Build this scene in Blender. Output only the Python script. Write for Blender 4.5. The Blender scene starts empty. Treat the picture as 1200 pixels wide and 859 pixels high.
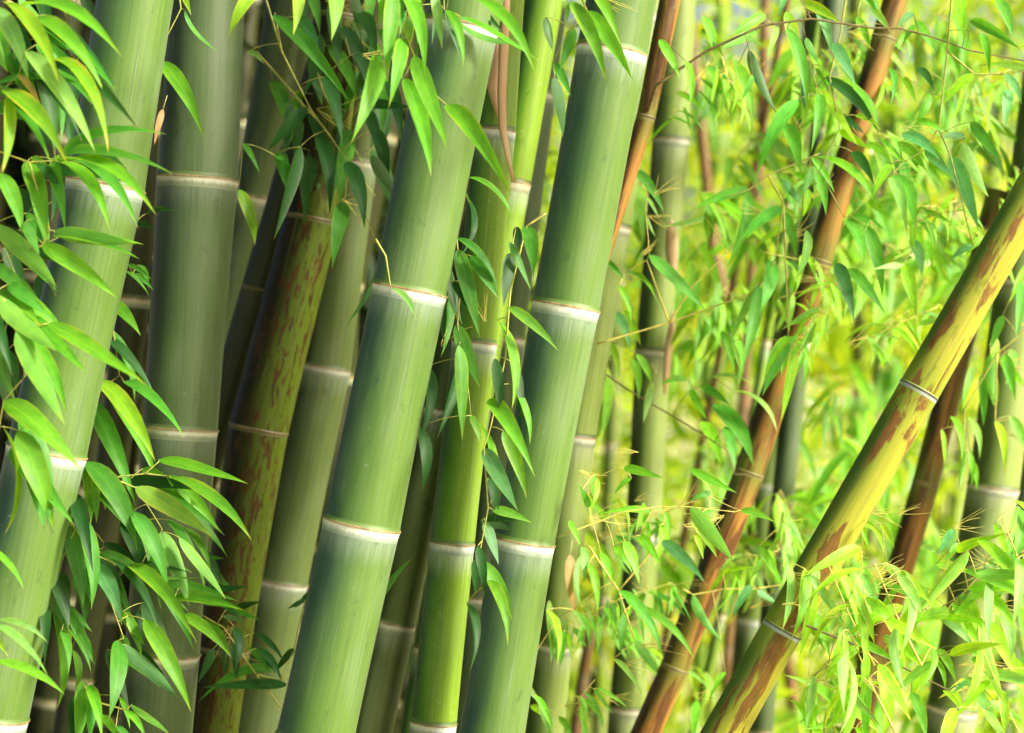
import bpy, bmesh, math, random
import numpy as np
from mathutils import Vector, Matrix

random.seed(11)
rng = np.random.default_rng(11)
S = bpy.context.scene
C = S.collection

# ------------------------------------------------------------------ camera, sky, sun, exposure
CAMZ = 1.5
F = 2333.0                      # focal length in pixels of the 1200 px wide photograph
cam_d = bpy.data.cameras.new("camera")
cam_d.sensor_width = 36.0
cam_d.lens = 36.0 * F / 1200.0
cam_d.clip_start = 0.05
cam_d.clip_end = 500
cam_d.dof.use_dof = True
cam_d.dof.focus_distance = 2.62
cam_d.dof.aperture_fstop = 3.0
cam = bpy.data.objects.new("camera", cam_d)
C.objects.link(cam)
cam.location = (0, 0, CAMZ)
cam.rotation_euler = (math.radians(90), 0, 0)
S.camera = cam

TO_SUN = Vector((0.78, -0.42, 0.50)).normalized()
W = bpy.data.worlds.new("World")
S.world = W
W.use_nodes = True
wn = W.node_tree
sky = wn.nodes.new("ShaderNodeTexSky")
sky.sky_type = 'NISHITA'
sky.sun_disc = False
sky.sun_elevation = math.asin(TO_SUN.z)
sky.sun_rotation = math.atan2(TO_SUN.x, TO_SUN.y)
sky.air_density = 1.0
sky.dust_density = 8.0
wn.links.new(sky.outputs[0], wn.nodes["Background"].inputs[0])
wn.nodes["Background"].inputs[1].default_value = 0.14

sun_d = bpy.data.lights.new("sun", 'SUN')
sun_d.energy = 3.6
sun_d.angle = math.radians(10)
sun_d.color = (1.0, 0.93, 0.80)
sun = bpy.data.objects.new("sun", sun_d)
C.objects.link(sun)
sun.rotation_euler = TO_SUN.to_track_quat('Z', 'Y').to_euler()

S.view_settings.view_transform = 'Standard'
S.view_settings.look = 'None'
S.view_settings.gamma = 1.0
S.view_settings.exposure = 1.15
S.cycles.use_denoising = True
S.cycles.max_bounces = 8
S.cycles.caustics_reflective = False
S.cycles.caustics_refractive = False


# ------------------------------------------------------------------ helpers
def at(x, y, d):
    """The point of the place seen at photograph pixel x, y and d metres away."""
    return Vector(((x - 600.0) / F * d, d, CAMZ - (y - 429.5) / F * d))


def link(o, parent=None):
    C.objects.link(o)
    if parent is not None:
        o.parent = parent
    return o


def empty(name, loc, label, cat, group=None):
    o = bpy.data.objects.new(name, None)
    o.empty_display_size = 0.05
    C.objects.link(o)
    o.location = loc
    o['label'] = label
    o['category'] = cat
    if group:
        o['group'] = group
    return o


def mesh_from(name, verts, faces, mat, smooth=True):
    me = bpy.data.meshes.new(name)
    me.from_pydata([tuple(v) for v in verts], [], faces)
    if smooth:
        me.polygons.foreach_set("use_smooth", [True] * len(me.polygons))
    me.materials.append(mat)
    me.update()
    return me


def tube_into(V, Fa, pts, radii, sides=6, close=True):
    """Adds a tube through pts to the vertex and face lists."""
    n = len(pts)
    b0 = len(V)
    up = Vector((0.31, 0.17, 0.93)).normalized()
    for i, p in enumerate(pts):
        t = (pts[min(i + 1, n - 1)] - pts[max(i - 1, 0)])
        if t.length < 1e-9:
            t = Vector((0, 0, 1))
        t.normalize()
        a = t.cross(up)
        if a.length < 1e-3:
            a = t.cross(Vector((1, 0, 0)))
        a.normalize()
        b = t.cross(a)
        for k in range(sides):
            th = 2 * math.pi * k / sides
            V.append(p + (a * math.cos(th) + b * math.sin(th)) * radii[i])
    for i in range(n - 1):
        for k in range(sides):
            k2 = (k + 1) % sides
            Fa.append((b0 + i * sides + k, b0 + i * sides + k2, b0 + (i + 1) * sides + k2, b0 + (i + 1) * sides + k))
    if close:
        Fa.append(tuple(b0 + k for k in reversed(range(sides))))
        Fa.append(tuple(b0 + (n - 1) * sides + k for k in range(sides)))


# ------------------------------------------------------------------ node helpers
class NT:
    def __init__(self, name):
        self.m = bpy.data.materials.new(name)
        self.m.use_nodes = True
        self.t = self.m.node_tree
        self.t.nodes.clear()
        self.out = self.t.nodes.new("ShaderNodeOutputMaterial")

    def n(self, typ, **kw):
        nd = self.t.nodes.new(typ)
        for k, v in kw.items():
            setattr(nd, k, v)
        return nd

    def put(self, sock, v):
        if isinstance(v, (int, float)):
            sock.default_value = v
        elif isinstance(v, (tuple, list)):
            if len(v) == 3 and len(sock.default_value) == 4:
                v = (*v, 1.0)
            sock.default_value = v
        else:
            self.t.links.new(v, sock)

    def math(self, op, a, b=0.0, clamp=False):
        nd = self.n("ShaderNodeMath", operation=op, use_clamp=clamp)
        self.put(nd.inputs[0], a)
        self.put(nd.inputs[1], b)
        return nd.outputs[0]

    def ramp(self, v, lo, hi):
        """0 below lo, 1 above hi, smooth between."""
        nd = self.n("ShaderNodeMapRange", interpolation_type='SMOOTHSTEP')
        self.put(nd.inputs[0], v)
        nd.inputs[1].default_value = lo
        nd.inputs[2].default_value = hi
        return nd.outputs[0]

    def mix(self, f, a, b, mode='MIX'):
        nd = self.n("ShaderNodeMix", data_type='RGBA', blend_type=mode)
        self.put(nd.inputs[0], f)
        self.put(nd.inputs[6], a)
        self.put(nd.inputs[7], b)
        return nd.outputs[2]

    def attr(self, name):
        return self.n("ShaderNodeAttribute", attribute_name=name)

    def vmul(self, v, s):
        nd = self.n("ShaderNodeVectorMath", operation='MULTIPLY')
        self.put(nd.inputs[0], v)
        nd.inputs[1].default_value = s
        return nd.outputs[0]

    def noise(self, vec, scale, detail=3.0, rough=0.55, dist=0.0):
        nd = self.n("ShaderNodeTexNoise")
        self.put(nd.inputs["Vector"], vec)
        nd.inputs["Scale"].default_value = scale
        nd.inputs["Detail"].default_value = detail
        nd.inputs["Roughness"].default_value = rough
        nd.inputs["Distortion"].default_value = dist
        return nd.outputs["Fac"]

    def bsdf(self, **kw):
        p = self.n("ShaderNodeBsdfPrincipled")
        for k, v in kw.items():
            self.put(p.inputs[k], v)
        return p

    def finish(self, sh):
        self.t.links.new(sh, self.out.inputs[0])
        return self.m


def culm_vec(m):
    """Culm coordinates (around, around, along) in metres, shifted culm by culm."""
    loc = m.attr("stem_loc").outputs["Vector"]
    return loc


def culm_material(name, upper, lower, sunny, wax=0.6, waxcol=(0.62, 0.68, 0.64), bloom=0.35, mottle=None,
                  mottle_lo=0.55, mottle_hi=0.62, shade=None, shade_at=(0.2, -0.75), rough=0.46, greenends=None, mscale=(1, 1, 0.22), msize=42, mside=None, patch=None, spec=0.32):
    """upper = pigment just under a node, lower = just above the next one, sunny = sun side, yellowed and painted lighter; shade = shadow painted on the other side."""
    m = NT(name)
    loc = culm_vec(m)
    dtop = m.attr("from_top").outputs["Fac"]
    dbot = m.attr("from_bottom").outputs["Fac"]
    side = m.attr("side").outputs["Fac"]
    streak = m.noise(m.vmul(loc, (1, 1, 0.018)), 330, 3, 0.6)
    broad = m.noise(m.vmul(loc, (1, 1, 0.30)), 22, 3, 0.5)
    fine = m.noise(m.vmul(loc, (1, 1, 0.10)), 120, 4, 0.65)
    g = m.ramp(m.math('ADD', dtop, m.math('MULTIPLY', m.math('SUBTRACT', broad, 0.5), 0.16)), 0.0, 0.26)
    base = m.mix(g, upper, lower)
    if shade is not None:
        base = m.mix(m.ramp(m.math('ADD', side, m.math('MULTIPLY', m.math('SUBTRACT', broad, 0.5), 1.2)), shade_at[0], shade_at[1]), base, shade)  # shadow painted into the culm colour on the side turned from the sun
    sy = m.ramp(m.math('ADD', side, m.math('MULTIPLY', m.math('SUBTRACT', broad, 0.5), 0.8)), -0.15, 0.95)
    base = m.mix(sy, base, sunny)  # sun side: real yellowing, with a lit tone painted in as well
    if greenends is not None:
        e = m.math('MAXIMUM', m.ramp(m.math('ADD', dtop, m.math('MULTIPLY', broad, 0.05)), 0.09, 0.03),
                   m.ramp(m.math('ADD', dbot, m.math('MULTIPLY', broad, 0.05)), 0.10, 0.03))
        base = m.mix(m.math('MULTIPLY', e, 0.8), base, greenends)
    if patch is not None:
        pn = m.noise(m.vmul(loc, (1, 1, 0.16)), 38, 4, 0.6)
        base = m.mix(m.math('MULTIPLY', m.ramp(pn, 0.50, 0.64), 0.75), base, patch)
    if mottle is not None:
        mo = m.noise(m.vmul(loc, mscale), msize, 5, 0.62, 0.6)
        if mside:
            q = m.math('SUBTRACT', side, mside[1])
            mo = m.math('SUBTRACT', mo, m.math('MULTIPLY', m.math('MULTIPLY', q, q), mside[0]))
        mo = m.math('ADD', mo, m.math('MULTIPLY', m.math('SUBTRACT', streak, 0.5), 0.10))
        f = m.ramp(mo, mottle_lo, mottle_hi)
        dark = m.noise(m.vmul(loc, (1, 1, 0.25)), 130, 3, 0.6)
        mcol = m.mix(m.ramp(dark, 0.4, 0.65), mottle, tuple(c * 0.45 for c in mottle))
        base = m.mix(m.math('MULTIPLY', f, 0.92), base, mcol)
    # waxy bloom: a pale zone under the node, and thin patches lower down
    w1 = m.ramp(m.math('ADD', dtop, m.math('MULTIPLY', m.math('SUBTRACT', fine, 0.5), 0.040)), 0.054, 0.010)
    w1 = m.math('MULTIPLY', w1, wax)
    w2 = m.math('MULTIPLY', m.ramp(m.math('ADD', broad, m.math('MULTIPLY', m.math('SUBTRACT', streak, 0.5), 0.35)), 0.42, 0.75), bloom)
    w = m.math('MAXIMUM', w1, w2, clamp=True)
    base = m.mix(w, base, waxcol)
    base = m.mix(m.math('MULTIPLY', m.ramp(streak, 0.38, 0.70), 0.38), base, tuple(c * 0.5 for c in lower))
    # scuffs and small dark specks
    spk = m.noise(m.vmul(loc, (1, 1, 0.45)), 520, 2, 0.5)
    base = m.mix(m.math('MULTIPLY', m.ramp(spk, 0.70, 0.76), 0.5), base, (0.03, 0.04, 0.02))
    scuff = m.noise(m.vmul(loc, (1, 1, 0.5)), 46, 6, 0.7)
    base = m.mix(m.math('MULTIPLY', m.ramp(scuff, 0.59, 0.70), 0.45), base, tuple(c * 0.42 for c in upper))
    lich = m.noise(m.vmul(loc, (1, 1, 0.75)), 190, 3, 0.6)
    lz = m.noise(m.vmul(loc, (1, 1, 0.6)), 17, 2, 0.5)
    base = m.mix(m.math('MULTIPLY', m.math('MULTIPLY', m.ramp(lich, 0.66, 0.72), m.ramp(lz, 0.50, 0.62)), 0.55), base, waxcol)
    scr = m.noise(m.vmul(loc, (1, 1, 0.006)), 620, 1, 0.4)
    base = m.mix(m.math('MULTIPLY', m.math('MULTIPLY', m.ramp(scr, 0.66, 0.72), m.ramp(lz, 0.52, 0.40)), 0.30), base, waxcol)
    rg = m.math('ADD', rough, m.math('MULTIPLY', w, 0.25))
    bmp = m.n("ShaderNodeBump")
    bmp.inputs["Strength"].default_value = 0.10
    bmp.inputs["Distance"].default_value = 0.0015
    m.put(bmp.inputs["Height"], m.math('ADD', streak, m.math('MULTIPLY', fine, 0.6)))
    p = m.bsdf(**{"Base Color": base, "Roughness": rg, "Normal": bmp.outputs[0]})
    p.inputs["Specular IOR Level"].default_value = spec
    p.inputs["Sheen Weight"].default_value = 0.12 if wax > 0.3 else 0.0
    p.inputs["Sheen Roughness"].default_value = 0.35
    return m.finish(p.outputs[0])


def node_material(name, band, scar, above, below, reach=0.012):
    """A thin sheath scar, and under it a waxy band that thins out downward into the pigment below."""
    m = NT(name)
    loc = culm_vec(m)
    dz = m.attr("from_node").outputs["Fac"]
    fine = m.noise(m.vmul(loc, (1, 1, 0.12)), 190, 4, 0.65)
    patch = m.noise(m.vmul(loc, (1, 1, 0.4)), 55, 4, 0.6)
    wob = m.math('ADD', dz, m.math('MULTIPLY', m.math('SUBTRACT', fine, 0.5), 0.009))
    fade = m.ramp(wob, -reach * 0.35, -reach * 1.25)
    col = m.mix(m.math('MAXIMUM', fade, m.math('MULTIPLY', m.ramp(patch, 0.52, 0.72), 0.55)), band, below)
    edge = m.math('ADD', dz, m.math('MULTIPLY', m.math('SUBTRACT', fine, 0.5), 0.0022))
    col = m.mix(m.ramp(edge, -0.0022, -0.0010), col, m.mix(m.ramp(patch, 0.4, 0.62), scar, tuple(c * 0.55 for c in scar)))
    col = m.mix(m.ramp(edge, 0.0004, 0.0016), col, above)
    p = m.bsdf(**{"Base Color": col, "Roughness": 0.55})
    return m.finish(p.outputs[0])


def leaf_material(name):
    m = NT(name)
    oi = m.n("ShaderNodeObjectInfo")
    uv = m.n("ShaderNodeUVMap").outputs[0]
    sep = m.n("ShaderNodeSeparateXYZ")
    m.put(sep.inputs[0], uv)
    x, y = sep.outputs[0], sep.outputs[1]
    ax = m.math('ABSOLUTE', m.math('SUBTRACT', x, 0.5))
    yadd = m.n("ShaderNodeVectorMath", operation='ADD')
    m.put(yadd.inputs[0], uv)
    m.put(yadd.inputs[1], oi.outputs["Location"])
    blot = m.noise(m.vmul(yadd.outputs[0], (1, 2.2, 1)), 2.2, 4, 0.6)
    vein = m.n("ShaderNodeTexWave", wave_type='BANDS', bands_direction='X')
    m.put(vein.inputs["Vector"], uv)
    vein.inputs["Scale"].default_value = 4.2
    vein.inputs["Distortion"].default_value = 0.4
    base = oi.outputs["Color"]
    var = m.mix(m.ramp(blot, 0.3, 0.7), m.mix(1.0, base, (0.74, 0.80, 0.72), 'MULTIPLY'), m.mix(1.0, base, (1.18, 1.12, 1.05), 'MULTIPLY'))
    var = m.mix(m.math('MULTIPLY', vein.outputs["Fac"], 0.14), var, m.mix(1.0, base, (0.6, 0.68, 0.6), 'MULTIPLY'))
    rib = m.ramp(ax, 0.045, 0.012)
    var = m.mix(m.math('MULTIPLY', rib, 0.45), var, m.mix(1.0, base, (1.7, 1.45, 1.6), 'MULTIPLY'))
    # yellowed margin and dry tip, by the leaf's own share of it (object colour alpha)
    e = m.math('ADD', m.ramp(m.math('ADD', ax, m.math('MULTIPLY', m.math('SUBTRACT', blot, 0.5), 0.35)), 0.30, 0.5), m.ramp(m.math('ADD', y, m.math('MULTIPLY', blot, 0.1)), 0.86, 1.02), clamp=True)
    e = m.math('MULTIPLY', e, m.math('SUBTRACT', 1.0, oi.outputs["Alpha"]))
    var = m.mix(e, var, (0.42, 0.42, 0.03))
    tip = m.math('MULTIPLY', m.ramp(y, 0.955, 1.0), 0.7)
    var = m.mix(tip, var, (0.32, 0.20, 0.07))
    geo = m.n("ShaderNodeNewGeometry")
    var = m.mix(m.math('MULTIPLY', geo.outputs["Backfacing"], 0.22), var, (0.18, 0.32, 0.14))
    p = m.bsdf(**{"Base Color": var, "Roughness": 0.5})
    p.inputs["Specular IOR Level"].default_value = 0.32
    tr = m.n("ShaderNodeBsdfTranslucent")
    m.put(tr.inputs[0], m.mix(1.0, var, (1.9, 1.55, 0.55), 'MULTIPLY'))
    mx = m.n("ShaderNodeMixShader")
    mx.inputs[0].default_value = 0.42
    m.t.links.new(p.outputs[0], mx.inputs[1])
    m.t.links.new(tr.outputs[0], mx.inputs[2])
    return m.finish(mx.outputs[0])


def mass_material(name, c1, c2, c3, transl=0.45, gloss=0.17):
    """Foliage too many to count: each leaf takes its own tone."""
    m = NT(name)
    geo = m.n("ShaderNodeNewGeometry")
    r = geo.outputs["Random Per Island"]
    col = m.mix(m.ramp(r, 0.0, 0.6), c1, c2)
    col = m.mix(m.ramp(r, 0.72, 1.0), col, c3)
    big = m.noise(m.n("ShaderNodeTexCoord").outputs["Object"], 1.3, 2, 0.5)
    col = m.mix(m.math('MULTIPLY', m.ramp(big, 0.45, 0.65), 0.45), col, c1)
    p = m.bsdf(**{"Base Color": col, "Roughness": gloss})
    p.inputs["Specular IOR Level"].default_value = 0.5
    tr = m.n("ShaderNodeBsdfTranslucent")
    m.put(tr.inputs[0], m.mix(1.0, col, (1.7, 1.45, 0.5), 'MULTIPLY'))
    mx = m.n("ShaderNodeMixShader")
    mx.inputs[0].default_value = transl
    m.t.links.new(p.outputs[0], mx.inputs[1])
    m.t.links.new(tr.outputs[0], mx.inputs[2])
    return m.finish(mx.outputs[0])


def plain(name, c1, c2, scale=60, rough=0.6, stretch=(1, 1, 1)):
    m = NT(name)
    co = m.n("ShaderNodeTexCoord").outputs["Object"]
    n = m.noise(m.vmul(co, stretch), scale, 4, 0.6)
    p = m.bsdf(**{"Base Color": m.mix(m.ramp(n, 0.35, 0.65), c1, c2), "Roughness": rough})
    return m.finish(p.outputs[0])


M = {}
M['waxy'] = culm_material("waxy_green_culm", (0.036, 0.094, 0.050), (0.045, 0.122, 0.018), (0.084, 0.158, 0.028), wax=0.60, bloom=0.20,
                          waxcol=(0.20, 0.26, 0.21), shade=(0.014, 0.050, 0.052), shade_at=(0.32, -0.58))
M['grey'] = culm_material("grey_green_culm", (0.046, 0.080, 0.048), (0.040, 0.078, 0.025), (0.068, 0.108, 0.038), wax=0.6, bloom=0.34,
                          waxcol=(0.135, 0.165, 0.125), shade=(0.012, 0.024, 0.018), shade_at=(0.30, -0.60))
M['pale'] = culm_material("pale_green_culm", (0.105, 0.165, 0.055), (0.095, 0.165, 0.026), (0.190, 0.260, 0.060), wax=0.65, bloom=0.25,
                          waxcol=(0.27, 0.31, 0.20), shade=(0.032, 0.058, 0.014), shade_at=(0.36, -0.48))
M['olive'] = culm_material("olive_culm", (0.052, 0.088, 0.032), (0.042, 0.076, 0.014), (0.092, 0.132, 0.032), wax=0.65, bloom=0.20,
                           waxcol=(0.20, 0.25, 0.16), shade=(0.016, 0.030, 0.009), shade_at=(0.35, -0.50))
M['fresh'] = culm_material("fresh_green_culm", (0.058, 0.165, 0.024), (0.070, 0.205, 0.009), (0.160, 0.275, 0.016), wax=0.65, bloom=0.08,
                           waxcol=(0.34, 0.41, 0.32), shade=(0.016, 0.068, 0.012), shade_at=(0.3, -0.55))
M['yellow'] = culm_material("yellow_mottled_culm", (0.15, 0.23, 0.014), (0.23, 0.26, 0.020), (0.31, 0.30, 0.030), waxcol=(0.17, 0.17, 0.09), wax=0.0, bloom=0.0,
                            mottle=(0.17, 0.055, 0.016), mottle_lo=0.495, mottle_hi=0.555, shade=(0.030, 0.085, 0.012),
                            shade_at=(0.25, -0.45), greenends=(0.17, 0.24, 0.016), mscale=(1, 1, 0.24), msize=42, mside=(0.16, 0.28))
M['orange'] = culm_material("orange_brown_culm", (0.20, 0.085, 0.018), (0.19, 0.082, 0.016), (0.29, 0.145, 0.026), waxcol=(0.17, 0.17, 0.09), wax=0.0, bloom=0.0,
                            mottle=(0.075, 0.026, 0.009), mottle_lo=0.47, mottle_hi=0.62, shade=(0.012, 0.010, 0.006), shade_at=(0.45, -0.20),
                            greenends=(0.115, 0.15, 0.020), mscale=(1, 1, 0.12), msize=60, patch=(0.13, 0.15, 0.022))
M['dark'] = culm_material("shade_dark_mottled_culm", (0.020, 0.040, 0.005), (0.030, 0.056, 0.005), (0.055, 0.084, 0.006), waxcol=(0.17, 0.17, 0.09), wax=0.0, bloom=0.0,
                          mottle=(0.048, 0.015, 0.005), mottle_lo=0.485, mottle_hi=0.58, shade=(0.006, 0.007, 0.003), shade_at=(0.95, 0.25),
                          mscale=(1, 1, 0.25), msize=120, mside=(0.05, 0.3), spec=0.15)  # darkened all over to paint in a neighbour's shadow; rust spots are its own
M['brown'] = culm_material("red_brown_culm", (0.12, 0.065, 0.028), (0.14, 0.07, 0.024), (0.20, 0.11, 0.04), wax=0.1, bloom=0.05,
                           shade=(0.07, 0.045, 0.03))
M['shaded'] = culm_material("shade_dark_culm", (0.022, 0.030, 0.009), (0.020, 0.028, 0.007), (0.036, 0.044, 0.010), wax=0.3, bloom=0.1,
                            waxcol=(0.07, 0.075, 0.045), shade=(0.008, 0.010, 0.005))  # shade of the crowded back rows put into the colour
WH, TAN = (0.54, 0.58, 0.53), (0.30, 0.21, 0.10)
M['node_white'] = node_material("white_node_band", WH, TAN, (0.075, 0.145, 0.025), (0.19, 0.255, 0.20), 0.0105)
M['node_grey'] = node_material("grey_node_band", (0.46, 0.47, 0.40), (0.26, 0.19, 0.10), (0.065, 0.105, 0.025), (0.155, 0.19, 0.12), 0.009)
M['node_cream'] = node_material("cream_node_band", (0.46, 0.44, 0.30), TAN, (0.08, 0.11, 0.018), (0.20, 0.23, 0.13), 0.010)
M['node_brown'] = node_material("brown_node_scar", (0.10, 0.08, 0.035), (0.16, 0.11, 0.05), (0.045, 0.055, 0.008), (0.05, 0.06, 0.008), 0.003)
M['node_rust'] = node_material("rusty_node_scar", (0.20, 0.14, 0.06), (0.15, 0.10, 0.045), (0.115, 0.14, 0.020), (0.12, 0.13, 0.020), 0.004)
M['node_ash'] = node_material("ash_node_scar", (0.25, 0.31, 0.34), (0.09, 0.09, 0.09), (0.18, 0.24, 0.016), (0.19, 0.24, 0.016), 0.009)
M['leaf'] = leaf_material("bamboo_leaf")
M['twig'] = plain("green_twig", (0.33, 0.34, 0.06), (0.22, 0.24, 0.05), 90)
M['straw'] = plain("straw_twig", (0.56, 0.52, 0.11), (0.40, 0.36, 0.08), 90)
M['wood'] = plain("brown_branch", (0.10, 0.07, 0.03), (0.16, 0.13, 0.04), 120)
M['sheath'] = plain("dry_sheath", (0.62, 0.45, 0.28), (0.48, 0.31, 0.17), 40, 0.65, (1, 1, 0.1))
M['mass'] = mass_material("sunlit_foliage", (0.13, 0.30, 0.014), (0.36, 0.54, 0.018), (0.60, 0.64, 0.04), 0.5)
M['mass_dark'] = mass_material("shade_dark_foliage", (0.012, 0.030, 0.008), (0.020, 0.055, 0.010), (0.04, 0.08, 0.015), 0.25, 0.45)  # same bamboo leaves with deep shade put into their colour
M['ground'] = plain("leaf_litter", (0.55, 0.48, 0.27), (0.34, 0.32, 0.12), 3.5, 0.9)

# ------------------------------------------------------------------ ground
gb = bmesh.new()
bmesh.ops.create_grid(gb, x_segments=60, y_segments=60, size=150)
for v in gb.verts:
    if abs(v.co.x) < 40:
        v.co.z += 0.05 * math.sin(v.co.x * 0.7) * math.cos(v.co.y * 0.5)
gm = bpy.data.meshes.new("ground")
gb.to_mesh(gm)
gb.free()
gm.materials.append(M['ground'])
ground = bpy.data.objects.new("ground", gm)
C.objects.link(ground)
ground['kind'] = 'structure'
ground.location = (0, 60, -0.06)


# ------------------------------------------------------------------ culms
def ring_frame(t):
    a = t.cross(Vector((0, 1, 0))).normalized()     # a: sideways, b: away from the camera side
    b = t.cross(a).normalized()
    return a, b


SIDE = Vector((0.86, -0.5, 0))  # roughly sunward; the painted light and dark culm sides follow it


def lathe(name, p0, p1, rows, mat, off, sides, kind, ends=None):
    """rows: (distance along p0->p1, radius, from_top, from_bottom). One closed-round skin along the axis.
    ends: axis directions at the two ends, so that rings of neighbouring pieces meet."""
    ax = (p1 - p0).normalized()
    V, Fa, N = [], [], len(rows)
    locs, dt, db, sd = [], [], [], []
    for (s, r, a1, a2, tdir) in rows:
        a, b = ring_frame(tdir)
        c = p0 + ax * s
        for k in range(sides):
            th = 2 * math.pi * k / sides
            nrm = a * math.cos(th) + b * math.sin(th)
            V.append(c + nrm * r)
            locs.append((r * math.cos(th) + off[0], r * math.sin(th) + off[1], c.z + off[2]))
            dt.append(a1)
            db.append(a2)
            sd.append(nrm.dot(SIDE))
    for i in range(N - 1):
        for k in range(sides):
            k2 = (k + 1) % sides
            Fa.append((i * sides + k, i * sides + k2, (i + 1) * sides + k2, (i + 1) * sides + k))
    me = mesh_from(name, V, Fa, mat)
    at1 = me.attributes.new("stem_loc", 'FLOAT_VECTOR', 'POINT')
    at1.data.foreach_set("vector", np.array(locs, dtype=np.float32).ravel())
    if kind == 'node':
        a3 = me.attributes.new("from_node", 'FLOAT', 'POINT')
        a3.data.foreach_set("value", np.array(dt, dtype=np.float32))
    else:
        a3 = me.attributes.new("from_top", 'FLOAT', 'POINT')
        a3.data.foreach_set("value", np.array(dt, dtype=np.float32))
        a4 = me.attributes.new("from_bottom", 'FLOAT', 'POINT')
        a4.data.foreach_set("value", np.array(db, dtype=np.float32))
    a5 = me.attributes.new("side", 'FLOAT', 'POINT')
    a5.data.foreach_set("value", np.array(sd, dtype=np.float32))
    return me


UP_M, DN_M = 0.006, 0.015          # how far a node piece reaches above and below its scar


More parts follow.
